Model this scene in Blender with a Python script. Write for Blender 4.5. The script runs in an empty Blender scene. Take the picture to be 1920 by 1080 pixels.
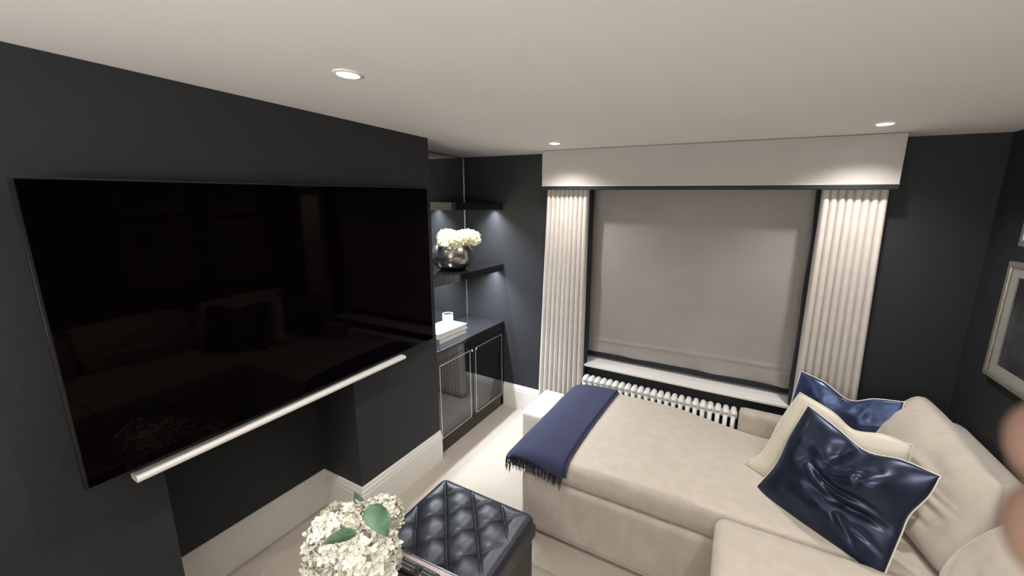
import bpy, bmesh, math, random
from mathutils import Vector, Matrix, noise

# ------------------------------------------------------------------ camera
C = bpy.context.scene.collection
S = bpy.context.scene
PX_F, PX_CX, PX_CY = 708.27, 1039.1, 522.93
O = Vector((0.0, 0.0, 1.8887))
RT = Vector((0.89891826, 0.43771154, 0.01883016))
UP = Vector((-0.09978163, 0.16269045, 0.98161879))
FW = Vector((-0.42660238, 0.88427395, -0.18992099))
cd = bpy.data.cameras.new('camera')
cam = bpy.data.objects.new('camera', cd)
C.objects.link(cam)
M = Matrix.Identity(4)
for i in range(3):
    M[i][0], M[i][1], M[i][2], M[i][3] = RT[i], UP[i], -FW[i], O[i]
cam.matrix_world = M
cd.sensor_width = 36.0
cd.lens = PX_F / 1920 * 36
cd.shift_x = (960 - PX_CX) / 1920
cd.shift_y = (PX_CY - 540) / 1920
cd.clip_start = 0.005
cd.dof.use_dof = True
cd.dof.focus_distance = 2.3
cd.dof.aperture_fstop = 3.6
S.camera = cam

# ------------------------------------------------------------------ world, exposure, lights
w = bpy.data.worlds.new('world'); S.world = w
w.use_nodes = True
w.node_tree.nodes['Background'].inputs[0].default_value = (0.9, 0.93, 1.0, 1)
w.node_tree.nodes['Background'].inputs[1].default_value = 0.0
S.view_settings.view_transform = 'Standard'
S.view_settings.look = 'None'
S.view_settings.gamma = 1.0
S.view_settings.use_curve_mapping = False
S.view_settings.exposure = 0.0

H = 2.2987
LAMPS = [(-1.196, .902), (-1.158, 2.367), (.568, 2.368), (.568, .902), (-1.196, -.60), (.568, -.60), (-1.196, -2.0), (.568, -2.0)]
LAMP_W = 54.0
def lamp(name, kind, loc, energy, color, rot=(0, 0, 0), **kw):
    l = bpy.data.lights.new(name, kind)
    l.energy = energy; l.color = color
    for k, v in kw.items(): setattr(l, k, v)
    o = bpy.data.objects.new(name, l); C.objects.link(o)
    o.location = loc; o.rotation_euler = rot
    return o
for (x, y) in LAMPS:
    lamp('downlight_beam', 'SPOT', (x, y, H - .012), LAMP_W, (1.0, .965, .915), spot_size=math.radians(134), spot_blend=1.0, shadow_soft_size=.03)
# fill light added behind the viewer to lift the ceiling, no fitting there
lamp('ceiling_fill', 'AREA', (-.3, -1.5, 1.55), 86.0, (1.0, .975, .94), rot=(math.radians(180 - 22), 0, 0), shape='RECTANGLE', size=2.2, size_y=.5)
# cool strips under the alcove shelves
LED = (.86, .92, 1.0)

# ------------------------------------------------------------------ helpers
def at(u, v, axis, val):
    d = FW + RT * ((u - PX_CX) / PX_F) - UP * ((v - PX_CY) / PX_F)
    return O + d * ((val - O[axis]) / d[axis])
def at_plane(u, v, p, n):
    d = FW + RT * ((u - PX_CX) / PX_F) - UP * ((v - PX_CY) / PX_F)
    return O + d * ((Vector(p) - O).dot(n) / d.dot(n))

def nodes_of(name):
    m = bpy.data.materials.new(name); m.use_nodes = True
    return m, m.node_tree, m.node_tree.nodes['Principled BSDF']
def setp(b, **kw):
    for k, v in kw.items():
        k = k.replace('_', ' ')
        if k in b.inputs: b.inputs[k].default_value = v
def mat(name, col, rough=.6, metal=0.0, var=0.0, vscale=8.0, bump=0.0, bscale=200.0, stretch=(1, 1, 1), detail=4.0, col2=None, **kw):
    """principled material with optional two-tone noise mottling and fine bump, in world-sized object coordinates"""
    m, t, b = nodes_of(name)
    b.inputs['Base Color'].default_value = (*col, 1)
    b.inputs['Roughness'].default_value = rough
    b.inputs['Metallic'].default_value = metal
    setp(b, **kw)
    tc = t.nodes.new('ShaderNodeTexCoord'); mp = t.nodes.new('ShaderNodeMapping')
    mp.inputs['Scale'].default_value = stretch
    t.links.new(tc.outputs['Object'], mp.inputs['Vector'])
    if var or col2:
        n = t.nodes.new('ShaderNodeTexNoise'); n.inputs['Scale'].default_value = vscale; n.inputs['Detail'].default_value = detail
        t.links.new(mp.outputs['Vector'], n.inputs['Vector'])
        r = t.nodes.new('ShaderNodeValToRGB')
        c2 = col2 or tuple(c * (1 + var) for c in col)
        c1 = col if col2 else tuple(c * (1 - var) for c in col)
        r.color_ramp.elements[0].position = .35; r.color_ramp.elements[0].color = (*c1, 1)
        r.color_ramp.elements[1].position = .65; r.color_ramp.elements[1].color = (*c2, 1)
        t.links.new(n.outputs['Fac'], r.inputs['Fac'])
        t.links.new(r.outputs['Color'], b.inputs['Base Color'])
    if bump:
        n2 = t.nodes.new('ShaderNodeTexNoise'); n2.inputs['Scale'].default_value = bscale; n2.inputs['Detail'].default_value = 2
        t.links.new(mp.outputs['Vector'], n2.inputs['Vector'])
        bp = t.nodes.new('ShaderNodeBump'); bp.inputs['Strength'].default_value = bump; bp.inputs['Distance'].default_value = .004
        t.links.new(n2.outputs['Fac'], bp.inputs['Height'])
        t.links.new(bp.outputs['Normal'], b.inputs['Normal'])
    return m
def emit(name, col, strength):
    m, t, b = nodes_of(name)
    b.inputs['Base Color'].default_value = (*col, 1)
    b.inputs['Emission Color'].default_value = (*col, 1)
    b.inputs['Emission Strength'].default_value = strength
    return m

MT = dict(
    wall=mat('charcoal_linen_wallpaper', (.0195, .0208, .0240), .7, var=.05, vscale=60, stretch=(1, 1, .3), bump=.15, bscale=420),
    ceiling=mat('ceiling_paint', (.83, .805, .78), .9, var=.01, vscale=2),
    carpet=mat('beige_carpet', (.44, .387, .327), .95, var=.045, vscale=5, bump=.5, bscale=420, Sheen_Weight=.3),
    paint=mat('satin_trim_paint', (.78, .755, .71), .4, var=.01, vscale=3),
    dark=mat('dark_backing', (.012, .013, .016), .8, var=.05),
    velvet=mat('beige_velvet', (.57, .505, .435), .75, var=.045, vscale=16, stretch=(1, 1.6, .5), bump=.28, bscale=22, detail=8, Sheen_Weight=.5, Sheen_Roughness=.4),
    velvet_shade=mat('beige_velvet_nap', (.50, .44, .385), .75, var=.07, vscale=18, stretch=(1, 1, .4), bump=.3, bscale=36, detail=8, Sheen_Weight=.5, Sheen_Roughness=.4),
    curtain=mat('oyster_curtain_cloth', (.62, .575, .53), .75, var=.03, vscale=20, bump=.15, bscale=300, Sheen_Weight=.2),
    blind=mat('oyster_blind_cloth', (.36, .335, .31), .7, var=.035, vscale=3, bump=.3, bscale=9, Sheen_Weight=.2),
    pelmet=mat('oyster_pelmet_cloth', (.50, .47, .44), .75, var=.02, vscale=5, bump=.1, bscale=300),
    navy_trim=mat('navy_velvet_trim', (.0035, .0045, .012), .6, var=.3, vscale=40, Sheen_Weight=.03, Sheen_Tint=(.3, .4, .8, 1)),
    throw=mat('navy_wool', (.028, .033, .083), .9, var=.10, vscale=60, bump=.4, bscale=350, Sheen_Weight=.1),
    fringe=mat('navy_wool_fringe', (.008, .010, .030), .9, var=.3, vscale=60),
    satin=mat('navy_satin', (.019, .028, .056), .34, .60, var=.15, vscale=8, bump=.10, bscale=9, Sheen_Weight=.15, Sheen_Roughness=.35, Sheen_Tint=(.45, .55, .9, 1), Specular_IOR_Level=.6),
    satin_blue=mat('royal_navy_satin', (.048, .072, .165), .30, .60, var=.35, vscale=18, bump=.55, bscale=26, Sheen_Weight=.3, Sheen_Roughness=.35, Sheen_Tint=(.45, .55, .95, 1), Specular_IOR_Level=.6),
    cream=mat('cream_satin', (.70, .64, .53), .45, var=.04, vscale=7, bump=.2, bscale=12, Sheen_Weight=.3),
    piping=mat('ivory_piping', (.80, .77, .70), .6, var=.02),
    leather=mat('navy_leather', (.018, .021, .034), .40, var=.10, vscale=22, bump=.12, bscale=160, Specular_IOR_Level=.75),
    leather_side=mat('charcoal_leather', (.040, .038, .036), .5, var=.08, vscale=20, bump=.12, bscale=160),
    gloss=mat('black_lacquer', (.010, .0085, .008), .07, var=.02, Coat_Weight=.6, Coat_Roughness=.03),
    gloss_top=mat('black_lacquer_top', (.016, .016, .018), .16, var=.05, vscale=30),
    chrome=mat('polished_nickel', (.78, .74, .70), .18, 1.0, var=.01),
    inlay=mat('nickel_inlay', (.80, .78, .74), .35, .7, var=.01),
    mirror=mat('antique_mirror', (.72, .73, .75), .02, 1.0),
    screen=mat('black_glass_screen', (.0012, .0006, .0008), .035, Specular_IOR_Level=.07, Specular_Tint=(1.0, .72, .72, 1)),
    mirror_edge=mat('dull_nickel_strip', (.33, .33, .34), .35, .8),
    bezel=mat('black_bezel', (.01, .01, .01), .4),
    bezel_edge=mat('grey_bezel_edge', (.03, .03, .03), .35, .6),
    soundbar=mat('silver_soundbar', (.82, .80, .77), .45, .0, var=.02, vscale=60),
    radiator=mat('white_radiator_enamel', (.80, .80, .77), .3, var=.01),
    white_fab=mat('white_fabric', (.78, .76, .72), .8, var=.02, vscale=20, bump=.2, bscale=200),
    bowl=mat('hammered_silver', (.42, .40, .39), .22, 1.0, var=.35, vscale=26, bump=.6, bscale=34),
    petal=mat('cream_petal', (.88, .82, .55), .55, var=.06, vscale=18, Sheen_Weight=.1, Subsurface_Weight=.15, Subsurface_Radius=(.01, .01, .006)),
    petal_w=mat('white_petal', (.90, .88, .80), .55, col2=(.88, .87, .74), vscale=7, Subsurface_Weight=.15, Subsurface_Radius=(.01, .01, .006)),
    leaf=mat('hydrangea_leaf', (.065, .145, .075), .55, col2=(.15, .27, .17), vscale=16, bump=.4, bscale=60),
    stem=mat('green_stem', (.16, .26, .08), .6, var=.1),
    vase=mat('smoked_vase', (.20, .17, .15), .12, .3, var=.05),
    table_glass=mat('bronze_mirror_glass', (.16, .13, .12), .09, .75, var=.03, vscale=4),
    table_edge=mat('rose_mirror_edge', (.52, .43, .41), .35, .5, var=.05, vscale=30),
    remote=mat('black_plastic', (.015, .017, .016), .35),
    key=mat('grey_key', (.30, .31, .30), .5),
    key_red=mat('red_key', (.5, .03, .04), .5),
    key_green=mat('green_key', (.04, .25, .10), .5),
    book_w=mat('white_cover', (.78, .77, .74), .5, var=.01),
    book_g=mat('grey_cover', (.24, .24, .25), .4, var=.05),
    paper=mat('page_edges', (.72, .70, .66), .8, var=.10, vscale=200, stretch=(.05, .05, 1)),
    frosted=mat('frosted_glass', (.86, .85, .80), .25, Alpha=.55),
    candle=mat('candle_wax', (.85, .82, .72), .4, Subsurface_Weight=.2),
    frame=mat('champagne_frame', (.36, .33, .28), .35, .5, var=.08, vscale=40),
    frame_in=mat('white_mount', (.80, .79, .76), .6, var=.01),
    skin=mat('skin', (.33, .20, .15), .5, var=.08, vscale=60, bump=.1, bscale=500, Subsurface_Weight=.12, Subsurface_Radius=(.01, .004, .002)),
    bulb=emit('lit_downlight', (1.0, .97, .92), 18.0),
    led=emit('lit_led_strip', (.88, .94, 1.0), 7.0),
    white=mat('white_gloss_paint', (.86, .85, .82), .35),
    sleeve=mat('dark_sleeve', (.03, .03, .035), .9, var=.1),
)
# picture print: soft grey abstract
def print_mat(name, sc, off):
    m, t, b = nodes_of(name)
    tc = t.nodes.new('ShaderNodeTexCoord'); n = t.nodes.new('ShaderNodeTexNoise'); r = t.nodes.new('ShaderNodeValToRGB'); mp = t.nodes.new('ShaderNodeMapping')
    mp.inputs['Location'].default_value = off
    n.inputs['Scale'].default_value = sc; n.inputs['Detail'].default_value = 3
    r.color_ramp.elements[0].position = .42; r.color_ramp.elements[0].color = (.03, .032, .037, 1)
    r.color_ramp.elements[1].position = .62; r.color_ramp.elements[1].color = (.24, .25, .27, 1)
    t.links.new(tc.outputs['Object'], mp.inputs['Vector']); t.links.new(mp.outputs['Vector'], n.inputs['Vector'])
    t.links.new(n.outputs['Fac'], r.inputs['Fac']); t.links.new(r.outputs['Color'], b.inputs['Base Color'])
    b.inputs['Roughness'].default_value = .5
    return m
def glass_mat():
    m, t, b = nodes_of('clear_glass')
    setp(b, Base_Color=(1, 1, 1, 1), Roughness=.02, Transmission_Weight=1.0, IOR=1.45)
    return m
MT['glass'] = glass_mat()

class MB:
    def __init__(s): s.v = []; s.f = []
    def add(s, vs, fs):
        k = len(s.v); s.v += [tuple(v) for v in vs]; s.f += [tuple(i + k for i in f) for f in fs]
    def box(s, x0, x1, y0, y1, z0, z1):
        s.add([(x, y, z) for z in (z0, z1) for y in (y0, y1) for x in (x0, x1)],
              [(0, 2, 3, 1), (4, 5, 7, 6), (0, 1, 5, 4), (2, 6, 7, 3), (0, 4, 6, 2), (1, 3, 7, 5)])
    def hexa(s, p):   # 8 points: bottom 4 ccw, top 4 ccw
        s.add(p, [(3, 2, 1, 0), (4, 5, 6, 7), (0, 1, 5, 4), (1, 2, 6, 5), (2, 3, 7, 6), (3, 0, 4, 7)])
    def grid(s, fn, nu, nv):
        s.add([fn(i / nu, j / nv) for j in range(nv + 1) for i in range(nu + 1)],
              [(j * (nu + 1) + i, j * (nu + 1) + i + 1, (j + 1) * (nu + 1) + i + 1, (j + 1) * (nu + 1) + i) for j in range(nv) for i in range(nu)])
    def tube(s, pts, r, n=8, closed=False, cap=True):
        pts = [Vector(p) for p in pts]; m = len(pts); vs = []; fs = []
        rs = r if isinstance(r, (list, tuple)) else [r] * m
        prev = None
        for i, p in enumerate(pts):
            a = pts[(i - 1) % m] if (i or closed) else p
            b = pts[(i + 1) % m] if (i < m - 1 or closed) else p
            t = (b - a).normalized()
            if prev is None:
                u = t.orthogonal().normalized()
            else:
                u = (prev - t * prev.dot(t))
                u = u.normalized() if u.length > 1e-6 else t.orthogonal().normalized()
            prev = u; w_ = t.cross(u)
            for k in range(n):
                an = 2 * math.pi * k / n
                vs.append(p + (u * math.cos(an) + w_ * math.sin(an)) * rs[i])
        for i in range(m if closed else m - 1):
            for k in range(n):
                a = i * n + k; b = i * n + (k + 1) % n; j = ((i + 1) % m) * n
                fs.append((a, b, j + (k + 1) % n, j + k))
        if cap and not closed:
            fs.append(tuple(range(n))[::-1]); fs.append(tuple((m - 1) * n + k for k in range(n)))
        s.add(vs, fs)
    def lathe(s, prof, c, n=32, close=True):
        c = Vector(c); vs = []; fs = []
        for (r, z) in prof:
            for k in range(n):
                a = 2 * math.pi * k / n
                vs.append(c + Vector((r * math.cos(a), r * math.sin(a), z)))
        for i in range(len(prof) - 1):
            for k in range(n):
                fs.append((i * n + k, i * n + (k + 1) % n, (i + 1) * n + (k + 1) % n, (i + 1) * n + k))
        if close:
            fs.append(tuple(range(n))[::-1]); fs.append(tuple((len(prof) - 1) * n + k for k in range(n)))
        s.add(vs, fs)
    def softbox(s, x0, x1, y0, y1, z0, z1, r, nx, ny, nz, disp=None, rb=None):
        """rounded box; disp(x, y, z, weight_top) returns a displaced point"""
        idx = {}; vs = []; fs = []
        rb = r if rb is None else rb
        def vert(i, j, k):
            key = (i, j, k)
            if key in idx: return idx[key]
            def sp(t, n):     # denser near the ends
                t = t / n
                return t
            x = x0 + (x1 - x0) * sp(i, nx); y = y0 + (y1 - y0) * sp(j, ny); z = z0 + (z1 - z0) * sp(k, nz)
            rr = r if z > (z0 + z1) / 2 else rb
            cx = min(max(x, x0 + rr), x1 - rr); cy = min(max(y, y0 + rr), y1 - rr); cz = min(max(z, z0 + rr), z1 - rr)
            d = Vector((x - cx, y - cy, z - cz))
            if d.length > 1e-9:
                # cube-to-sphere for the corner zone
                q = Vector((d.x / rr, d.y / rr, d.z / rr))
                a, b, c = q
                q = Vector((a * math.sqrt(max(0, 1 - b * b / 2 - c * c / 2 + b * b * c * c / 3)),
                            b * math.sqrt(max(0, 1 - a * a / 2 - c * c / 2 + a * a * c * c / 3)),
                            c * math.sqrt(max(0, 1 - b * b / 2 - a * a / 2 + b * b * a * a / 3))))
                d = q * rr
            p = Vector((cx, cy, cz)) + d
            if disp: p = Vector(disp(p.x, p.y, p.z, max(0.0, (p.z - z0) / (z1 - z0))))
            idx[key] = len(vs); vs.append(p); return idx[key]
        def quad(a, b, c, d): fs.append((a, b, c, d))
        for i in range(nx):
            for j in range(ny):
                quad(vert(i, j, nz), vert(i + 1, j, nz), vert(i + 1, j + 1, nz), vert(i, j + 1, nz))
                quad(vert(i, j, 0), vert(i, j + 1, 0), vert(i + 1, j + 1, 0), vert(i + 1, j, 0))
        for i in range(nx):
            for k in range(nz):
                quad(vert(i, 0, k), vert(i + 1, 0, k), vert(i + 1, 0, k + 1), vert(i, 0, k + 1))
                quad(vert(i, ny, k), vert(i, ny, k + 1), vert(i + 1, ny, k + 1), vert(i + 1, ny, k))
        for j in range(ny):
            for k in range(nz):
                quad(vert(0, j, k), vert(0, j, k + 1), vert(0, j + 1, k + 1), vert(0, j + 1, k))
                quad(vert(nx, j, k), vert(nx, j + 1, k), vert(nx, j + 1, k + 1), vert(nx, j, k + 1))
        s.add(vs, fs)

def origin_of(o):
    l = Vector((0, 0, 0)); q = o
    while q is not None: l += q.location; q = q.parent
    return l
def obj(name, mb, m, parent=None, smooth=False, bevel=0, seg=2, base=None, subsurf=0, stuff=False):
    """link a mesh object whose vertices are given in world coordinates"""
    vs = [Vector(v) for v in mb.v]
    if base is None:
        if parent is None:
            xs = [v.x for v in vs]; ys = [v.y for v in vs]; zs = [v.z for v in vs]
            base = Vector(((min(xs) + max(xs)) / 2, (min(ys) + max(ys)) / 2, min(zs)))
        else:
            base = origin_of(parent)
    me = bpy.data.meshes.new(name)
    me.from_pydata([tuple(v - base) for v in vs], [], mb.f)
    me.update()
    if smooth: me.polygons.foreach_set('use_smooth', [True] * len(me.polygons))
    if isinstance(m, str): m = MT[m]
    me.materials.append(m)
    o = bpy.data.objects.new(name, me); C.objects.link(o)
    if parent is not None:
        o.parent = parent
        o.location = base - origin_of(parent)
    else: o.location = base
    if bevel:
        b = o.modifiers.new('bevel', 'BEVEL'); b.width = bevel; b.segments = seg; b.limit_method = 'ANGLE'; b.harden_normals = False
    if subsurf:
        b = o.modifiers.new('subsurf', 'SUBSURF'); b.levels = subsurf; b.render_levels = subsurf
    if stuff: o['kind'] = 'stuff'
    return o
def tag(o, label, cat, group=None):
    o['label'] = label; o['category'] = cat
    if group: o['group'] = group
    return o
def thing(name, label, cat, loc, group=None):
    o = bpy.data.objects.new(name, None); C.objects.link(o); o.empty_display_size = .05
    o.location = loc
    return tag(o, label, cat, group)
def struct(name, mb, m, parent=None, **kw):
    o = obj(name, mb, m, parent, **kw)
    if parent is None: o['kind'] = 'structure'
    return o
def bx(*a):
    m = MB(); m.box(*a); return m

# ------------------------------------------------------------------ room shell
XW, XA, XR, YB, YF = -1.85, -2.288, 1.20, -2.6, 2.82      # chimney front, alcove back, right wall, rear wall, window wall
NY0, NY1, NX, CY0, CY1, NZ = .496, 1.278, -2.20, -.16, 1.93, 1.18
struct('floor', bx(-2.5, 1.35, YB - .1, 3.2, -.1, 0), 'carpet')
struct('ceiling', bx(-2.5, 1.35, YB - .1, 3.2, H, H + .1), 'ceiling')
m = MB()
m.box(XA - .15, XW, NY1, CY1, 0, H)
m.box(XA - .15, XW, CY0, NY0, 0, H)
m.box(XA - .15, XW, NY0, NY1, NZ, H)
m.box(XA - .15, NX, NY0, NY1, 0, NZ)
m.box(XA - .15, XA, CY1, YF + .1, 0, H)
m.box(XA - .15, XA, YB, CY0, 0, H)
struct('wall_left', m, 'wall')
WX0, WX1, WZ0, WZ1 = -1.095, .452, .594, 2.12
m = MB()
m.box(XA, WX0, YF, YF + .25, 0, H)
m.box(WX1, XR, YF, YF + .25, 0, H)
m.box(WX0, WX1, YF, YF + .25, 0, WZ0)
m.box(WX0, WX1, YF, YF + .25, WZ1, H)
struct('wall_front', m, 'wall')
struct('wall_right', bx(XR, XR + .12, YB, YF + .25, 0, H), 'wall')
struct('wall_back', bx(-2.45, XR + .12, YB - .12, YB, 0, H), 'wall')

# baseboards: extruded moulded profile
BB = [(0, 0), (.020, 0), (.020, .180), (.017, .190), (.017, .205), (.012, .213), (.009, .228), (.004, .235), (0, .235)]
def baseboard(mb, p0, p1, n, e0=0, e1=0):
    """n = outward normal; e0/e1 = 45 degree mitre: +1 outer corner, -1 inner corner"""
    p0 = Vector((*p0, 0)); p1 = Vector((*p1, 0)); n = Vector((*n, 0)); d = (p1 - p0).normalized()
    a = [p0 + n * t - d * t * e0 + Vector((0, 0, z)) for t, z in BB]
    b = [p1 + n * t + d * t * e1 + Vector((0, 0, z)) for t, z in BB]
    k = len(BB)
    mb.add(a + b, [(i, (i + 1) % k, k + (i + 1) % k, k + i) for i in range(k)] + [tuple(range(k))[::-1], tuple(range(k, 2 * k))])
m = MB()
baseboard(m, (XW, CY0), (XW, NY0), (1, 0), 1, 1)
baseboard(m, (XW, NY0), (NX, NY0), (0, 1), 1, -1)
baseboard(m, (NX, NY0), (NX, NY1), (1, 0), -1, -1)
baseboard(m, (NX, NY1), (XW, NY1), (0, -1), -1, 1)
baseboard(m, (XW, NY1), (XW, CY1), (1, 0), 1, 0)
baseboard(m, (XA, CY0), (XW, CY0), (0, -1), -1, 1)
baseboard(m, (XA, YB), (XA, CY0), (1, 0), -1, -1)
struct('baseboard_left', m, 'paint')
m = MB(); baseboard(m, (-1.868, YF), (XR, YF), (0, -1), 0, -1)
struct('baseboard_front', m, 'paint')
m = MB(); baseboard(m, (XR, YF), (XR, YB), (-1, 0), -1, -1)
struct('baseboard_right', m, 'paint')
m = MB(); baseboard(m, (XR, YB), (XA, YB), (0, 1), -1, -1)
struct('baseboard_back', m, 'paint')

# window behind the blind: frame, meeting rail, panes, sill
m = MB()
YW = 3.0
m.box(WX0, WX1, YW, YW + .05, WZ0 + .03, WZ0 + .09); m.box(WX0, WX1, YW, YW + .05, WZ1 - .05, WZ1)
m.box(WX0, WX0 + .05, YW, YW + .05, WZ0 + .09, WZ1 - .05); m.box(WX1 - .05, WX1, YW, YW + .05, WZ0 + .09, WZ1 - .05)
m.box(WX0 + .05, WX1 - .05, YW, YW + .05, 1.33, 1.37); m.box(-.33, -.29, YW, YW + .05, WZ0 + .09, 1.33); m.box(-.33, -.29, YW, YW + .05, 1.37, WZ1 - .05)
win = struct('window_1', m, 'paint')
for (a, b) in ((WX0 + .05, -.33), (-.29, WX1 - .05)):
    for (c, d) in ((WZ0 + .09, 1.33), (1.37, WZ1 - .05)):
        obj('pane', bx(a, b, YW + .02, YW + .026, c, d), 'glass', win)
m = MB(); m.box(WX0, WX1, YF - .0, YW, WZ0, WZ0 + .020); m.box(WX0 + .045, WX1 + .0, YF - .068, YF, WZ0, WZ0 + .020)
obj('window_sill', m, 'white', win, bevel=.004)
struct('night_panel_1', bx(WX0 - .1, WX1 + .1, YW + .2, YW + .24, WZ0 - .1, WZ1 + .1), 'dark')   # dark panel standing in for the night outside

# ------------------------------------------------------------------ downlights
for i, (x, y) in enumerate(LAMPS):
    lb = ['round recessed ceiling spotlight above the television', 'small round ceiling spotlight nearest the dark alcove corner and pelmet',
          'round ceiling spotlight above the right hand curtain', 'ceiling spotlight over the sofa, outside the picture',
          'ceiling spotlight behind the viewer on the television side', 'ceiling spotlight behind the viewer on the sofa side',
          'ceiling spotlight at the rear wall on the television side', 'ceiling spotlight at the rear wall on the sofa side'][i]
    t = thing('ceiling_light', lb, 'ceiling light', (x, y, H), 'recessed ceiling spotlights')
    m = MB(); m.lathe([(.034, 0), (.034, -.006), (.044, -.004), (.045, 0)], (x, y, H), 36, False)
    obj('bezel', m, 'white', t, smooth=True)
    m = MB(); m.lathe([(.0335, -.001), (.0335, -.004), (.02, -.005)], (x, y, H), 36)
    obj('lamp', m, 'bulb', t)

# ------------------------------------------------------------------ alcove: mirror, shelves, cabinet
t = thing('alcove_mirror', 'mirrored back panel of the alcove above the black cabinet', 'mirror', (XA, 2.37, .86))
obj('mirror_panel', bx(XA, XA + .006, CY1, YF - .004, .84, H - .012), 'mirror', t)
m = MB(); m.box(XA, XA + .012, YF - .012, YF - .001, .84, H - .001); m.box(XA, XA + .009, CY1, YF - .012, H - .012, H - .001)
obj('edge_strip', m, 'mirror_edge', t)
for (zt, lb) in ((1.900, 'upper black gloss floating shelf in the alcove with light under it'), (1.368, 'black gloss alcove shelf holding the silver bowl of flowers')):
    t = thing('wall_shelf', lb, 'shelf', (-2.08, 2.37, zt - .05), 'alcove shelves')
    obj('shelf_board', bx(XA + .008, -1.868, CY1 + .003, YF - .002, zt - .038, zt), 'gloss', t, bevel=.002)
    obj('front_lip', bx(-1.882, -1.868, CY1 + .003, YF - .002, zt - .056, zt - .0375), 'gloss', t)
    obj('led_strip', bx(-1.962, -1.948, CY1 + .03, YF - .015, zt - .043, zt - .0375), 'led', t)
    lamp('shelf_light', 'AREA', (-1.955, 2.37, zt - .045), 17.0, LED, shape='RECTANGLE', size=.02, size_y=.84, spread=math.radians(125))

# cabinet
cx0, cx1, cy0, cy1, cz = XA + .004, -1.868, CY1 + .004, YF - .004, .838
t = thing('cabinet', 'low black lacquer cupboard with nickel inlaid doors built into the alcove', 'cabinet', (-2.08, 2.37, 0))
m = MB(); m.box(cx0, cx1 - .02, cy0, cy1, .10, cz - .035)
obj('body', m, 'gloss', t)
obj('plinth', bx(cx0, cx1 - .015, cy0, cy1 - .02, .0, .10), 'gloss', t)
obj('worktop', bx(cx0, cx1 + .004, cy0, cy1, cz - .033, cz), 'gloss_top', t, bevel=.002)
obj('top_rail', bx(cx1 - .019, cx1, cy0, cy1, .755, cz - .034), 'gloss', t)
ym = 2.355
for (a, b, ky) in ((cy0 + .004, ym - .004, ym - .030), (ym + .004, cy1 - .004, ym + .022)):
    d = obj('door', bx(cx1 - .019, cx1, a, b, .102, .752), 'gloss', t, bevel=.0015)
    m = MB(); q = .030; e = .005; X0, X1 = cx1 - .001, cx1 + .0025
    a2, b2, z0, z1 = a + q, b - q, .102 + q, .752 - q
    m.box(X0, X1, a2, b2, z0, z0 + e); m.box(X0, X1, a2, b2, z1 - e, z1); m.box(X0, X1, a2, a2 + e, z0, z1); m.box(X0, X1, b2 - e, b2, z0, z1)
    obj('metal_inlay', m, 'inlay', d)
    m = MB()
    m.lathe([(.004, 0), (.004, .012), (.009, .014), (.011, .020), (.009, .026), (.004, .028)], (0, 0, 0), 16)
    m.v = [(cx1 + z, ky + x, .722 + y) for (x, y, z) in m.v]
    obj('knob', m, 'chrome', d, smooth=True)

# books and candle
def book(name, label, x0, x1, y0, y1, z0, h, cover, rot=0):
    t = thing(name, label, 'book', ((x0 + x1) / 2, (y0 + y1) / 2, z0), 'books stacked on the black cabinet')
    m = MB(); m.box(x0, x1, y0, y1, z0, z0 + .003); m.box(x0, x1, y0, y1, z0 + h - .003, z0 + h); m.box(x0, x1, y0, y0 + .003, z0 + .003, z0 + h - .003)
    obj('cover', m, cover, t)
    obj('pages', bx(x0 + .004, x1 - .004, y0 + .0035, y1 - .004, z0 + .003, z0 + h - .003), 'paper', t)
    t.rotation_euler = (0, 0, rot)
book('book', 'grey book at the bottom of the pair on the black cabinet', -2.165, -1.945, 2.06, 2.385, cz, .044, 'book_g')
book('book', 'thick white book lying on top of a grey book under the candle', -2.165, -1.945, 2.06, 2.385, cz + .044, .040, 'book_w', math.radians(-1))
c0 = Vector((-2.070, 2.300, cz + .084))
t = thing('candle_jar', 'cream candle in a glass jar standing on the white book', 'candle', c0)
m = MB(); m.lathe([(.036, 0), (.042, .004), (.042, .088), (.0395, .088), (.0395, .006)], c0, 32)
obj('jar', m, 'frosted', t, smooth=True)
m = MB(); m.lathe([(.039, .007), (.039, .066)], c0, 28); obj('wax', m, 'candle', t)
m = MB(); m.lathe([(.0423, .078), (.0432, .078), (.0432, .086), (.0423, .086)], c0, 32); obj('metal_band', m, 'chrome', t, smooth=True)
m = MB(); m.tube([c0 + Vector((0, 0, .066)), c0 + Vector((.001, 0, .078))], .0012, 6); obj('wick', m, 'bezel', t)

# ------------------------------------------------------------------ flowers
def floret(mb, c, n, r, rnd, k=4):
    n = n.normalized(); u = n.orthogonal().normalized(); w_ = n.cross(u); a0 = rnd.random() * 6.28
    for i in range(k):
        a = a0 + i * 6.283 / k + rnd.uniform(-.15, .15)
        d = u * math.cos(a) + w_ * math.sin(a); s = n.cross(d)
        rr = r * rnd.uniform(.8, 1.15); lift = rnd.uniform(.05, .45)
        p = [c, c + d * rr * .55 + s * rr * .42 + n * rr * .12, c + d * rr * 1.0 + s * rr * .25 + n * rr * lift, c + d * rr * 1.08 + n * rr * (lift + .10),
             c + d * rr * 1.0 - s * rr * .25 + n * rr * lift, c + d * rr * .55 - s * rr * .42 + n * rr * .12, c + d * rr * .6 + n * rr * .02]
        mb.add(p, [(0, 6, 1), (6, 2, 1), (6, 3, 2), (6, 4, 3), (6, 5, 4), (0, 5, 6)])
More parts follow.
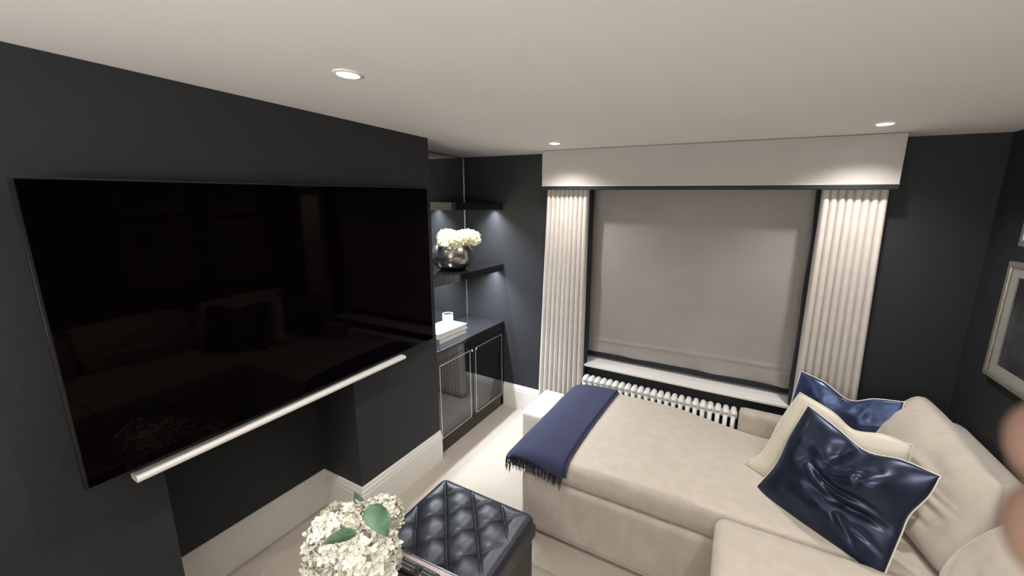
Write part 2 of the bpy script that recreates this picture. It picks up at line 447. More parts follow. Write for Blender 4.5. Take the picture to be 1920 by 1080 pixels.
def bloom(name, label, c, R, rnd, base, matn, group, nf=150, fr=.02, squash=.8, cat='flower'):
    t = thing(name, label, cat, base, group)
    m = MB(); g = (1 + 5 ** .5) / 2; c = Vector(c)
    for i in range(nf):
        z = 1 - 1.62 * (i + .5) / nf; th = 2 * math.pi * i / g; q = math.sqrt(max(0, 1 - z * z))
        n = Vector((q * math.cos(th), q * math.sin(th), z)) + Vector([rnd.uniform(-.12, .12) for _ in range(3)])
        n.normalize()
        rad = R * rnd.uniform(.88, 1.06) * (1 + .10 * noise.noise(n * 2.2 + c * 9))
        p = c + Vector((n.x * rad, n.y * rad, n.z * rad * squash))
        nn = (n + Vector([rnd.uniform(-.45, .45) for _ in range(3)])).normalized()
        floret(m, p, nn, fr, rnd)
    obj('flower_head', m, matn, t)
    m = MB(); m.lathe([(R * .10, -R * .5), (R * .62, -R * .45), (R * .80, -R * .1), (R * .78, R * .2), (R * .5, R * .50), (R * .05, R * .62)], c, 16)
    obj('flower_core', m, matn, t, smooth=True)
    b = Vector(base); mid = (b + c) / 2 + Vector((0, 0, .01))
    m = MB(); m.tube([b, mid, c], .004, 6); obj('stem', m, 'stem', t, smooth=True)
    return t
def leaf(parent, p0, p1, side, wid, curl=.02):
    p0 = Vector(p0); p1 = Vector(p1); d = p1 - p0; L = d.length; s = Vector(side).normalized(); n = d.cross(s).normalized()
    def fn(u, v):
        wv = wid * (math.sin(math.pi * min(1, v * .97 + .03)) ** .75) * (1 - .25 * v)
        k = (u - .5) * 2
        vein = .0022 * math.sin(v * 40 - abs(k) * 7) * abs(k)
        return p0 + d * v + s * (wv * k) + n * (curl * math.sin(math.pi * v) + .18 * wid * k * k * 1.2 + vein)
    m = MB(); m.grid(fn, 10, 22)
    o = obj('leaf', m, 'leaf', parent, smooth=True)
    sd = o.modifiers.new('solid', 'SOLIDIFY'); sd.thickness = .001
    m = MB(); m.tube([fn(.5, v / 10) - n * .0005 for v in range(11)], [.0016 * (1 - .8 * v / 10) for v in range(11)], 5)
    obj('vein', m, 'stem', o, smooth=True)

rnd = random.Random(4)
bc = Vector((-2.062, 2.375, 1.368))
m = MB()
prof = [(a * 1.24, b * 1.24) for a, b in [(.05, 0), (.085, .006), (.118, .035), (.136, .080), (.134, .120), (.115, .158), (.098, .172), (.094, .172), (.110, .156), (.128, .120), (.130, .080), (.11, .038), (.07, .012), (.01, .010)]]
m.lathe(prof, bc, 48)
tag(obj('bowl', m, 'bowl', smooth=True), 'round hammered silver bowl on the middle alcove shelf', 'bowl')
for i, (dx, dy, dz, R, lb) in enumerate([(.060, .135, .240, .084, 'cream flower head at the window end of the silver bowl'), (.055, -.080, .240, .086, 'cream flower head at the television end of the silver bowl'),
                                     (-.060, .020, .250, .080, 'cream flower head at the back of the silver bowl beside the mirror'), (.080, .030, .246, .074, 'cream flower head at the middle front of the silver bowl')]):
    c = bc + Vector((dx, dy, dz))
    bloom('flower', lb, c, R, rnd, bc + Vector((dx * .4, dy * .4, .03)), 'petal', 'cream flowers in the silver bowl', 160, .020, .80)

# ------------------------------------------------------------------ television and soundbar
TL = Vector((-1.760, .298, 1.9365)); TR_ = Vector((-1.800, 1.856, 1.983)); BR = Vector((-1.800, 1.852, .984)); BL = Vector((-1.760, .298, .983))
nrm = (TR_ - TL).cross(BL - TL).normalized()
if nrm.x < 0: nrm = -nrm
def slab(q, n, d0, d1):
    m = MB(); p = [Vector(a) + n * d0 for a in q] + [Vector(a) + n * d1 for a in q]
    m.hexa(p); return m
def inset(q, e):
    c = sum(q, Vector()) / 4
    return [a + (c - a).normalized() * e * 1.2 for a in q]
q = [BL, BR, TR_, TL]
t = thing('television', 'very large black flat television hung on the dark wall', 'television', (-1.80, 1.07, .983))
obj('bezel', slab(q, nrm, -.026, -.001), 'bezel', t)
m = MB()
qe = q + [q[0]]
for a, b in zip(qe[:-1], qe[1:]): m.tube([a - nrm * .003, b - nrm * .003], .0018, 6)
obj('edge_frame', m, 'bezel_edge', t, smooth=True)
obj('screen', slab(inset(q, .006), nrm, -.0005, .0015), 'screen', t)
obj('wall_bracket', bx(XW + .001, -1.812, .85, 1.30, 1.28, 1.68), 'dark', t)
t = thing('soundbar', 'long slim silver soundbar fixed below the television', 'soundbar', (-1.79, .99, .93))
a = Vector((-1.793, .408, .931)); b = Vector((-1.793, 1.578, .950))
def sb(u, v):
    p = a.lerp(b, u); an = v * 2 * math.pi
    cx_, cz_ = math.cos(an), math.sin(an)
    e = lambda s: math.copysign(abs(s) ** .6, s)
    return p + Vector((e(cx_) * .030, 0, e(cz_) * .012 + .006))
m = MB(); m.grid(sb, 6, 28)
k = 28
n0 = len(m.v)
m.f.append(tuple(j * 7 for j in range(28))[::-1]); m.f.append(tuple(j * 7 + 6 for j in range(28)))
obj('body', m, 'soundbar', t, smooth=False, bevel=.0)
m = MB(); m.hexa([a + Vector((-.056, .2, -.004)), a + Vector((-.03, .2, -.004)), b + Vector((-.03, -.2, -.004)), b + Vector((-.056, -.2, -.004)),
                  a + Vector((-.056, .2, .012)), a + Vector((-.03, .2, .012)), b + Vector((-.03, -.2, .012)), b + Vector((-.056, -.2, .012))])
obj('mount', m, 'dark', t)

# ------------------------------------------------------------------ pelmet, curtains, blind
PX0, PX1, PY = -1.402, .742, 2.655
t = thing('pelmet', 'long oyster fabric pelmet box above the window with navy lower band', 'pelmet', (-.33, 2.74, 2.0))
m = MB(); m.box(PX0, PX1, PY, PY + .02, 2.034, H - .003); m.box(PX0, PX0 + .02, PY + .02, YF, 2.034, H - .003); m.box(PX1 - .02, PX1, PY + .02, YF, 2.034, H - .003)
obj('fabric_board', m, 'pelmet', t, bevel=.003)
m = MB(); m.box(PX0 - .001, PX1 + .001, PY - .002, PY + .02, 2.008, 2.034); m.box(PX0 - .001, PX0 + .02, PY + .02, YF, 2.008, 2.034); m.box(PX1 - .02, PX1 + .001, PY + .02, YF, 2.008, 2.034)
obj('navy_band', m, 'navy_trim', t, bevel=.003)
m = MB(); m.tube([(PX0, PY - .002, 2.036), (PX1, PY - .002, 2.036)], .0025, 6); obj('piping', m, 'piping', t, smooth=True)

def curtain(label, x0t, x1t, x0b, x1b, n, seed, edge_side):
    t = thing('curtain', label, 'curtain', ((x0b + x1b) / 2, 2.745, .01), 'full length oyster curtains')
    rr = random.Random(seed); ph = [rr.uniform(-.6, .6) for _ in range(n + 2)]; am = [rr.uniform(.75, 1.12) for _ in range(n + 2)]
    ZT = 2.12
    def fn(u, v):
        z = ZT + (.012 - ZT) * v
        s = n * (u + .030 * math.sin(2 * math.pi * u * 1.5 + ph[0] * 4) * math.sin(math.pi * u) + .02 * math.sin(2 * math.pi * u * 3.3 + ph[1] * 5) * math.sin(math.pi * u)); i = int(min(s, n - 1e-6)); f = s - i
        k = min(1.0, v * 5)
        pinch = 1 - .0 * k
        amp = (.024 + .010 * min(1, v * 2.2)) * (am[i] + (am[i + 1] - am[i]) * f)
        wob = .25 * math.sin(v * 4 + ph[i] * 5) * min(1, v * 3)
        # fold: narrow front pleat at the top that opens into soft waves lower down
        y = amp - 2 * amp * abs(math.sin(math.pi * (f + .03 * wob * math.sin(math.pi * f)))) ** .80
        xx = s - .105 * math.sin(2 * math.pi * f) + .12 * (wob + .12) * math.sin(math.pi * f) ** 2
        x0 = x0t + (x0b - x0t) * v; x1 = x1t + (x1b - x1t) * v
        return Vector((x0 + (x1 - x0) * xx / n, 2.735 + y, z))
    m = MB(); m.grid(fn, n * 18, 40)
    o = obj('curtain_cloth', m, 'curtain', t, smooth=True)
    sd = o.modifiers.new('solid', 'SOLIDIFY'); sd.thickness = .003
    # pinch pleat tucks just below the track
    m = MB()
    for i in range(n):
        u = (i + .0) / n
        for du in (-.12, .0, .12):
            p = fn(min(1, max(0, u + du / n)), (ZT - 1.985) / ZT)
            m.tube([p + Vector((0, -.002, .09)), p + Vector((0, -.004, .03)), p + Vector((0, -.002, -.005))], [.003, .0055, .002], 6)
    obj('pleat_tuck', m, 'curtain', t, smooth=True)
    # navy leading edge turned towards the window
    e0t, e0b = (x1t, x1b) if edge_side > 0 else (x0t, x0b)
    def fe(u, v):
        z = ZT + (.012 - ZT) * v
        x = e0t + (e0b - e0t) * v
        return Vector((x + edge_side * (-.004 + .024 * u + .004 * math.sin(v * 23) * u), 2.748 + .035 * u * u + .004 * math.sin(v * 30) * u, z))
    m = MB(); m.grid(fe, 5, 60)
    o = obj('leading_edge', m, 'navy_trim', t, smooth=True)
    sd = o.modifiers.new('solid', 'SOLIDIFY'); sd.thickness = .003
curtain('pleated oyster curtain left of the window beside the alcove', -1.385, -1.045, -1.455, -1.045, 9, 3, 1)
curtain('pleated oyster curtain right of the window behind the sofa', .420, .722, .428, .765, 8, 8, -1)

t = thing('roman_blind', 'lowered oyster fabric blind with navy bottom border covering the window', 'blind', (-.31, 2.92, .63))
BX0, BX1, BZ = -1.074, .430, .634
def blind(u, v):
    x = BX0 + (BX1 - BX0) * u; z = 2.10 + (BZ + .030 - 2.10) * v
    y = 2.922 + .004 * noise.noise(Vector((x * 2.2, z * 1.5, 0))) + .0016 * noise.noise(Vector((x * 9, z * 7, 3)))
    # soft diagonal drape creases in the lower part
    low = max(0, 1 - (z - BZ) / .5)
    y += .0075 * low * math.sin(x * 13 + z * 9 + 3 * noise.noise(Vector((x * 2.5, z * 3, 7)))) * (1 + noise.noise(Vector((x * 3, z * 2, 1))))
    d = (z - (.790 + .014 * math.sin(x * 2.1 + 1)))
    y -= .007 * math.exp(-(d / .012) ** 2)
    return Vector((x, y, z))
m = MB(); m.grid(blind, 120, 140)
o = obj('blind_cloth', m, 'blind', t, smooth=True); sd = o.modifiers.new('solid', 'SOLIDIFY'); sd.thickness = .003; sd.offset = 1
m = MB(); m.box(BX0, BX1, 2.912, 2.927, BZ, BZ + .036)
obj('navy_border', m, 'navy_trim', t, bevel=.003)
obj('headrail', bx(BX0, BX1, 2.925, 2.96, 2.08, 2.115), 'white', t)

# ------------------------------------------------------------------ column radiator
t = thing('radiator', 'white column radiator on the wall under the window sill', 'radiator', (-.45, 2.72, .0))
RX0, RX1, NS = -1.03, .118, 23
pitch = (RX1 - RX0) / NS
proto = None
for i in range(NS):
    x = RX0 + pitch * (i + .5)
    if proto is None:
        m = MB()
        for yy in (2.685, 2.755):
            m.tube([(x, yy, .10), (x, yy, .495)], .0150, 10)
        # rounded top and bottom headers
        for zz, s in ((.500, 1), (.105, -1)):
            pts = []
            for k in range(9):
                a = math.pi * k / 8
                pts.append((x, 2.72 - .040 * math.cos(a), zz + s * .016 * math.sin(a)))
            m.tube(pts, [.0155, .0195, .0205, .0205, .0205, .0205, .0205, .0195, .0155], 10)
        m.tube([(x - pitch / 2, 2.72, .485), (x + pitch / 2, 2.72, .485)], .026, 12)
        m.tube([(x - pitch / 2, 2.72, .110), (x + pitch / 2, 2.72, .110)], .020, 12)
        proto = obj('section', m, 'radiator', t, smooth=True); px0 = x
    else:
        c = proto.copy(); C.objects.link(c); c.parent = t; c.location = proto.location + Vector((x - px0, 0, 0))
for x in (RX0 + .03, RX1 - .03):
    m = MB(); m.tube([(x, 2.72, .0), (x, 2.72, .10)], .008, 8); obj('pipe', m, 'chrome', t, smooth=True)
for x in (RX0 + .2, RX1 - .2):
    m = MB(); m.box(x - .012, x + .012, 2.770, 2.799, .12, .5); obj('wall_bracket', m, 'radiator', t)

# ------------------------------------------------------------------ sofa
def sm(a, b, x):
    k = min(1, max(0, (x - a) / (b - a))); return k * k * (3 - 2 * k)
CX0, CX1, CY_0, CY_1 = -1.065, .98, 1.676, 2.60
CZ1 = .505
def crown(x, y):
    u = min(1, max(0, (y - CY_0) / (CY_1 - CY_0)))
    c = .050 * math.exp(-((x + .42) / .50) ** 2) * (math.sin(math.pi * u) ** .6 if 0 < u < 1 else 0)
    c += .030 * sm(-.9, .2, x) * (1 - sm(1.75, 2.3, y))
    c -= .060 * sm(-.35, .25, x) * sm(2.15, 2.6, y)
    c += .0035 * noise.noise(Vector((x * 5, y * 5, 0))) + .002 * noise.noise(Vector((x * 13, y * 13, 5)))
    c -= .035 * math.exp(-((x - CX0) / .10) ** 2)
    return c
sofa = thing('sofa', 'large beige velvet corner sofa with chaise under the window', 'sofa', (.4, 1.4, 0))
def dbase(x, y, z, wt): return (x, y, z)
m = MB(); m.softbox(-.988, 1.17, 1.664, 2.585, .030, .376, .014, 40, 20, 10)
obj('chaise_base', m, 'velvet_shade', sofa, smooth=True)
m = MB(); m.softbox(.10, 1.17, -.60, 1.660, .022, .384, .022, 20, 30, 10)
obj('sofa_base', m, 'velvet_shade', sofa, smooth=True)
def dch(x, y, z, wt):
    k = sm(0.25, 1, wt)
    z2 = z + crown(x, y) * k
    bul = .012 * math.sin(math.pi * min(1, max(0, wt)))
    if y < CY_0 + .06: y -= bul + .004 * noise.noise(Vector((x * 7, z * 20, 2)))
    if x < CX0 + .06: x -= bul
    return (x, y, z2)
m = MB(); m.softbox(CX0, CX1, CY_0, CY_1, .386, CZ1, .030, 130, 80, 14, dch, rb=.018)
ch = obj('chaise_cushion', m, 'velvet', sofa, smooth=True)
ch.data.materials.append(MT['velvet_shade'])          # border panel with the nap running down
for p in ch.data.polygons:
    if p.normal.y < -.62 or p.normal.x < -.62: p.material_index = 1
obj('gap_shade', bx(-.955, .98, 1.70, 2.57, .374, .396), 'dark', sofa)  # dark filler put in so the gap under the cushion reads as shade
m = MB()   # welt along the lower front edge of the chaise cushion
m.tube([(CX0 + .05, CY_0 + .004, .396), (-.4, CY_0 + .003, .395), (.03, CY_0 + .004, .396)], .0025, 6)
obj('welt', m, 'velvet_shade', ch, smooth=True)
def dseat(x, y, z, wt):
    u = min(1, max(0, (x - .035) / .9)); v = min(1, max(0, (y - .80) / .86))
    k = sm(.3, 1, wt)
    z += k * (.028 * (math.sin(math.pi * u) * math.sin(math.pi * v)) ** .5 if 0 < u < 1 and 0 < v < 1 else 0)
    z += k * .003 * noise.noise(Vector((x * 9, y * 9, 1)))
    return (x, y, z)
m = MB(); m.softbox(.035, .95, .82, 1.660, .386, .545, .045, 36, 36, 8, dseat)
obj('seat_cushion', m, 'velvet', sofa, smooth=True)
m = MB(); m.softbox(.035, .95, -.52, .815, .386, .545, .045, 36, 40, 8, None)
obj('seat_cushion', m, 'velvet', sofa, smooth=True)
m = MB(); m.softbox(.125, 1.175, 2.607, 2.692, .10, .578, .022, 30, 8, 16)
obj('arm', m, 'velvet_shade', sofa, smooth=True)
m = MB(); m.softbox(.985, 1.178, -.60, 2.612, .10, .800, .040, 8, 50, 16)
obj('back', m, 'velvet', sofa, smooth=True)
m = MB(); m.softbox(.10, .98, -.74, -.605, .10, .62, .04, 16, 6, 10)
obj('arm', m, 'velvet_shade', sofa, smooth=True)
for (x, y) in ((-.92, 1.76), (-.92, 2.5), (.18, 1.0), (.18, -.5), (1.1, 2.5), (1.1, -.5)):
    m = MB(); m.lathe([(.02, 0), (.026, .026)], (x, y, 0), 12); obj('foot', m, 'bezel', sofa)

# ------------------------------------------------------------------ cushions
def catmull(pts, n):
    P = [Vector(p) for p in pts]
    if len(P) == 2: return [P[0].lerp(P[1], i / n) for i in range(n + 1)]
    Q = [P[0] * 2 - P[1]] + P + [P[-1] * 2 - P[-2]]
    L = [0]
    for i in range(len(P) - 1): L.append(L[-1] + (P[i + 1] - P[i]).length)
    out = []
    for i in range(n + 1):
        s = L[-1] * i / n; k = 0
        while k < len(P) - 2 and s > L[k + 1]: k += 1
        t = (s - L[k]) / max(1e-9, L[k + 1] - L[k]); a, b, c, d = Q[k:k + 4]
        out.append(.5 * ((2 * b) + (c - a) * t + (2 * a - 5 * b + 4 * c - d) * t * t + (-a + 3 * b - 3 * c + d) * t ** 3))
    return out
def pillow(name, label, top, right, bottom, left, n, thick, m_, pipe=None, group=None, chop=0.0, chop_u=.5, full=.55, wr=.006, parent=None, back=.7, N=44, seed=0, cat='cushion', folds=(), lobes=()):
    """edges as world polylines: top/bottom run left to right, left/right run top to bottom"""
    n = Vector(n).normalized()
    T = catmull(top, N); B = catmull(bottom, N); L = catmull(left, N); R = catmull(right, N)
    def coons(i, j):
        u, v = i / N, j / N
        return (T[i] * (1 - v) + B[i] * v) + (L[j] * (1 - u) + R[j] * u) - (T[0] * (1 - u) * (1 - v) + T[N] * u * (1 - v) + B[0] * (1 - u) * v + B[N] * u * v)
    def prof(i, j):
        a = 2 * i / N - 1; b = 2 * j / N - 1
        f = max(0, 1 - abs(a) ** 2.2) ** full * max(0, 1 - abs(b) ** 2.2) ** full
        u, v = i / N, j / N
        if chop: f *= 1 - chop * math.exp(-((u - chop_u) / .13) ** 2) * math.exp(-(v / .38) ** 2)
        return f
    def wrinkle(i, j, sgn):
        u, v = i / N, j / N
        q = wr * noise.noise(Vector((u * 3.2 + seed, v * 3.2, sgn))) + wr * .45 * noise.noise(Vector((u * 8 + seed, v * 8, sgn * 2)))
        e = 0
        for (u0, v0, u1, v1, wd, dp) in folds:      # directed creases
            dx, dy = u1 - u0, v1 - v0; l2 = dx * dx + dy * dy
            tt = min(1, max(0, ((u - u0) * dx + (v - v0) * dy) / l2))
            dd = (u - u0 - dx * tt) * dy - (v - v0 - dy * tt) * dx
            d2 = (u - u0 - dx * tt) ** 2 + (v - v0 - dy * tt) ** 2
            e += dp * math.exp(-d2 / (wd * wd)) * math.sin(math.pi * min(1, tt + .15)) - dp * .8 * math.exp(-(((u - u0 - dx * tt - dy * wd * 1.6 / math.sqrt(l2)) ** 2 + (v - v0 - dy * tt + dx * wd * 1.6 / math.sqrt(l2)) ** 2)) / (wd * wd))
        for (u0, v0, su, sv, dp) in lobes: e += dp * math.exp(-((u - u0) / su) ** 2 - ((v - v0) / sv) ** 2)
        k = min(1, 5 * min(u, 1 - u, v, 1 - v) + .0)
        return (q + e) * k
    mb = MB()
    mb.grid(lambda u, v: coons(round(u * N), round(v * N)) + n * (prof(round(u * N), round(v * N)) * thick + wrinkle(round(u * N), round(v * N), 1)), N, N)
    mb.grid(lambda u, v: coons(round((1 - u) * N), round(v * N)) - n * (prof(round((1 - u) * N), round(v * N)) * thick * back), N, N)
    if parent is None:
        zmin = min(v[2] for v in mb.v)
        cc = sum((Vector(v) for v in mb.v), Vector()) / len(mb.v)
        t = thing(name, label, cat, (cc.x, cc.y, zmin), group); nm = 'cushion_cover'
    else: t = parent; nm = name
    o = obj(nm, mb, m_, t, smooth=True)
    o.data.update()
    bm = bmesh.new(); bm.from_mesh(o.data); bmesh.ops.remove_doubles(bm, verts=bm.verts, dist=.0004); bmesh.ops.recalc_face_normals(bm, faces=bm.faces); bm.to_mesh(o.data); bm.free()
    if pipe:
        loop = T[:-1] + R[:-1] + B[::-1][:-1] + L[::-1][:-1]
        mb = MB(); mb.tube(loop, .0030, 8, closed=True)
        obj('piping', mb, pipe, t if parent is None else o, smooth=True)
    return t
def pl(points, p0, n): return [at_plane(u, v, p0, n) for u, v in points]

hz = Vector((-.61, -.79, 0)).normalized()
def lean(h, deg):
    a = math.radians(deg); return (h * math.cos(a) + Vector((0, 0, math.sin(a)))).normalized()
# back cushions of the sofa
WR = ((.75, .35, .45, .42, .03, .008), (.85, .55, .50, .60, .03, .009), (.80, .70, .45, .80, .03, .010), (.70, .85, .35, .90, .03, .008), (.90, .45, .6, .5, .02, .006))
pillow('back_cushion', '', [(.98, 2.585, .895), (.985, 2.52, .925), (.985, 2.20, .93), (.965, 1.81, .915)], [(.965, 1.81, .915), (.92, 1.70, .72), (.83, 1.63, .555)],
       [(.80, 2.50, .53), (.77, 2.10, .53), (.83, 1.63, .555)], [(.98, 2.585, .895), (.88, 2.58, .72), (.80, 2.50, .53)], (-1, 0, .35), .115, 'velvet', parent=sofa, full=.42, wr=.014, seed=3, back=.1, folds=WR)
for dy, sd in ((0, 9), (-.72, 12)):
    pillow('back_cushion', '', [(.945, 1.66 + dy, .895), (.96, 1.40 + dy, .92), (.95, .98 + dy, .90)], [(.95, .98 + dy, .90), (.87, .97 + dy, .70), (.80, 1.0 + dy, .555)],
           [(.80, 1.675 + dy, .555), (.77, 1.35 + dy, .555), (.80, 1.0 + dy, .555)], [(.945, 1.66 + dy, .895), (.87, 1.69 + dy, .70), (.80, 1.675 + dy, .555)], (-1, 0, .35), .115, 'velvet', parent=sofa, full=.42, wr=.018, seed=sd, back=.1, folds=WR)
# front navy satin cushion
nC = lean(hz, 30); pC = at(1418, 912, 2, .535)
pillow('satin_cushion', 'large dark navy satin cushion in front, ivory piping, dented at the top', pl([(1515, 760), (1570, 803), (1624, 846), (1690, 862), (1764, 893)], pC, nC),
       pl([(1764, 893), (1742, 930), (1706, 966), (1690, 1002), (1672, 1045), (1650, 1098)], pC, nC), pl([(1418, 912), (1440, 938), (1500, 980), (1560, 1021), (1610, 1056), (1650, 1098)], pC, nC),
       pl([(1515, 760), (1482, 815), (1455, 870), (1418, 912)], pC, nC), nC, .070, 'satin', 'piping', 'cushions piled in the sofa corner', chop=.6, chop_u=.44, seed=2, wr=.010, N=72,
       folds=((.40, .50, 1.0, .60, .030, .018), (.30, .46, .60, .62, .025, .014), (.44, .03, .40, .34, .05, -.014), (.60, .74, .80, .98, .030, .014), (.46, .40, .75, .22, .03, .010), (.75, .80, .98, .84, .025, .010), (.62, .25, .66, .40, .03, .008)),
       lobes=((.72, .34, .24, .15, .050), (.10, .22, .09, .25, .022), (.80, .60, .30, .05, -.030), (.42, .76, .20, .14, .022), (.26, .40, .12, .12, -.012)))
# cream cushion behind it
nB = lean(Vector((-.50, -.86, 0)).normalized(), 22); pB = at(1397, 868, 2, .535)
pillow('cream_cushion', 'cream satin cushion with ivory piping between the two navy ones', pl([(1500, 736), (1560, 772), (1600, 806), (1655, 815), (1711, 836)], pB, nB),
       pl([(1711, 836), (1700, 900), (1690, 985)], pB, nB), pl([(1397, 868), (1500, 930), (1600, 965), (1690, 985)], pB, nB),
       pl([(1500, 736), (1462, 790), (1432, 845), (1397, 868)], pB, nB), nB, .05, 'cream', 'piping', 'cushions piled in the sofa corner', chop=.5, chop_u=.46, seed=5, wr=.006)
# rear navy cushion
nA = lean(Vector((-.42, -.90, 0)).normalized(), 16); pA = at(1470, 850, 2, .50) + Vector((.10, .14, 0))
pillow('satin_cushion', 'blue navy satin cushion at the back of the pile by the curtain', pl([(1502, 696), (1545, 716), (1592, 750), (1640, 748), (1696, 754)], pA, nA),
       pl([(1696, 754), (1688, 785), (1680, 850), (1668, 930)], pA, nA), pl([(1450, 850), (1520, 890), (1600, 915), (1668, 930)], pA, nA),
       pl([(1502, 696), (1488, 740), (1470, 800), (1450, 850)], pA, nA), nA, .055, 'satin_blue', 'piping', 'cushions piled in the sofa corner', chop=.55, chop_u=.47, seed=7, wr=.022)

# ------------------------------------------------------------------ throw
t = thing('throw_blanket', 'folded navy wool throw with black fringe across the chaise end', 'throw', (-.88, 2.1, .45))
TX0, TX1 = -1.055, -.700
def throw_pt(u, s, off):
    """u across the throw, s = path length from the back edge; follows the cushion and drops over its front"""
    r = .036 + off
    x = TX0 + (TX1 - TX0) * u - .010 * (1 - u)
    yb = 2.585; yf = CY_0 - .012 + .034
    flat = yb - yf
    x += -.03 * sm(0, 1.1, s) * (1 - .3 * u)
    d = max(0.0, (CX0 + .05) - x); lz = .05 - math.sqrt(max(0, .0025 - min(.05, d) ** 2))
    top = CZ1 + crown(x, max(yf, yb - s)) + off
    if s < flat: y = yb - s; z = top
    else:
        a = (s - flat) / r
        if a < 1.45: y = yf - r * math.sin(a); z = top - r * (1 - math.cos(a))
        else: y = yf - r * math.sin(1.45) - .004; z = top - r * (1 - math.cos(1.45)) - (s - flat - 1.45 * r)
    z -= lz * .8
    return Vector((x, y - .0 , z)) + Vector((0, 0, .002 * noise.noise(Vector((x * 14, y * 9, 0)))))
LEN = (2.585 - CY_0 - .022) + .100
def end_len(u): return LEN - .062 * (1 - u) + .004 * u
m = MB(); m.grid(lambda u, v: throw_pt(u, v * end_len(u), .014), 26, 70)
o = obj('cloth', m, 'throw', t, smooth=True); sd = o.modifiers.new('solid', 'SOLIDIFY'); sd.thickness = .010; sd.offset = -1
m = MB(); m.grid(lambda u, v: throw_pt(.02 + u * 1.03, .01 + v * (end_len(u) - .02), .006), 26, 70)
o = obj('under_fold', m, 'throw', t, smooth=True); sd = o.modifiers.new('solid', 'SOLIDIFY'); sd.thickness = .006; sd.offset = -1
m = MB(); r2 = random.Random(6)
for i in range(120):
    u = (i + r2.random()) / 120
    p = throw_pt(u, end_len(u), .013 + r2.uniform(0, .006)); L = r2.uniform(.055, .085)
    q1 = p + Vector((r2.uniform(-.010, .010), -r2.uniform(.002, .008), -L * .5)); q2 = q1 + Vector((r2.uniform(-.010, .010), -r2.uniform(-.003, .006), -L * .5))
    m.tube([p + Vector((0, 0, .006)), q1, q2], [.0024, .0018, .0007], 5)
obj('fringe', m, 'fringe', t, stuff=True)

# white footstool at the foot of the chaise
t = thing('footstool', 'white upholstered stool between the left curtain and the chaise end', 'footstool', (-1.17, 2.36, 0))
m = MB(); m.softbox(-1.262, -1.085, 2.125, 2.50, .05, .452, .018, 14, 20, 14); obj('padded_body', m, 'white_fab', t, smooth=True)
for (x, y) in ((-1.235, 2.155), (-1.11, 2.155), (-1.235, 2.47), (-1.11, 2.47)):
    m = MB(); m.lathe([(.012, 0), (.016, .052)], (x, y, 0), 10); obj('leg', m, 'bezel', t)

# ------------------------------------------------------------------ tufted ottoman
OX0, OX1, OY0, OY1 = -1.320, -.745, .74, 1.395
t = thing('ottoman', 'navy leather ottoman with deep buttoned top beside the chaise', 'ottoman', ((OX0 + OX1) / 2, (OY0 + OY1) / 2, 0))
BTN = []
for j in range(-3, 4):
    y = 1.10 + .0985 * j
    for i in range(-3, 4):
        x = -1.045 + .181 * i + (.0905 if j % 2 else 0)
        if OX0 + .05 < x < OX1 - .06 and OY0 + .04 < y < OY1 - .055: BTN.append((x, y))
def tuft(x, y):
    h = 0
    d1 = min((math.hypot(x - a, y - b) for a, b in BTN))
    h -= .030 * math.exp(-(d1 / .027) ** 1.2)
    # creases along lattice diagonals
    ca = []
    X = (x + 1.045) / .181; Y = (y - 1.10) / .197
    for s in (X + Y, X - Y):
        f = s - round(s); ca.append(abs(f))
    cr = min(ca)
    e = min(sm(.01, .09, x - OX0), sm(.02, .115, OX1 - x), sm(0, .04, y - OY0), sm(.01, .085, OY1 - y))
    h -= .010 * math.exp(-(cr / .030) ** 1.1) * e
    # puff of each diamond
    h += .006 + e * .015 * max(0, math.sin(math.pi * ca[0]) * math.sin(math.pi * ca[1])) ** .45
    return h
def dott(x, y, z, wt):
    if z > .35:
        k = sm(.35, .425, z)
        z += tuft(x, y) * k
    return (x, y, z)
m = MB(); m.softbox(OX0, OX1, OY0, OY1, .30, .420, .038, 170, 194, 8, dott, rb=.008)
# shift the edge so that the padded top rolls over the side panel
obj('tufted_top', m, 'leather', t, smooth=True)
m = MB()
m.box(OX0 + .012, OX1 - .012, OY0 + .012, OY1 - .012, .05, .302)
obj('side_panel', m, 'leather_side', t, bevel=.01, seg=3)
m = MB(); z = .302; e = .006
m.tube([(OX0 + e, OY0 + e, z), (OX1 - e, OY0 + e, z), (OX1 - e, OY1 - e, z), (OX0 + e, OY1 - e, z)], .005, 8, closed=True)
obj('piping', m, 'leather', t, smooth=True)
for (a, b) in BTN:
    m = MB(); m.lathe([(.001, .006), (.006, .005), (.009, .001), (.009, -.004)][::-1], (a, b, .420 - .034), 12); obj('button', m, 'leather', t, smooth=True)
for (x, y) in ((OX0 + .05, OY0 + .05), (OX1 - .05, OY0 + .05), (OX0 + .05, OY1 - .05), (OX1 - .05, OY1 - .05)):
    m = MB(); m.lathe([(.018, 0), (.024, .052)], (x, y, 0), 12); obj('foot', m, 'bezel', t)

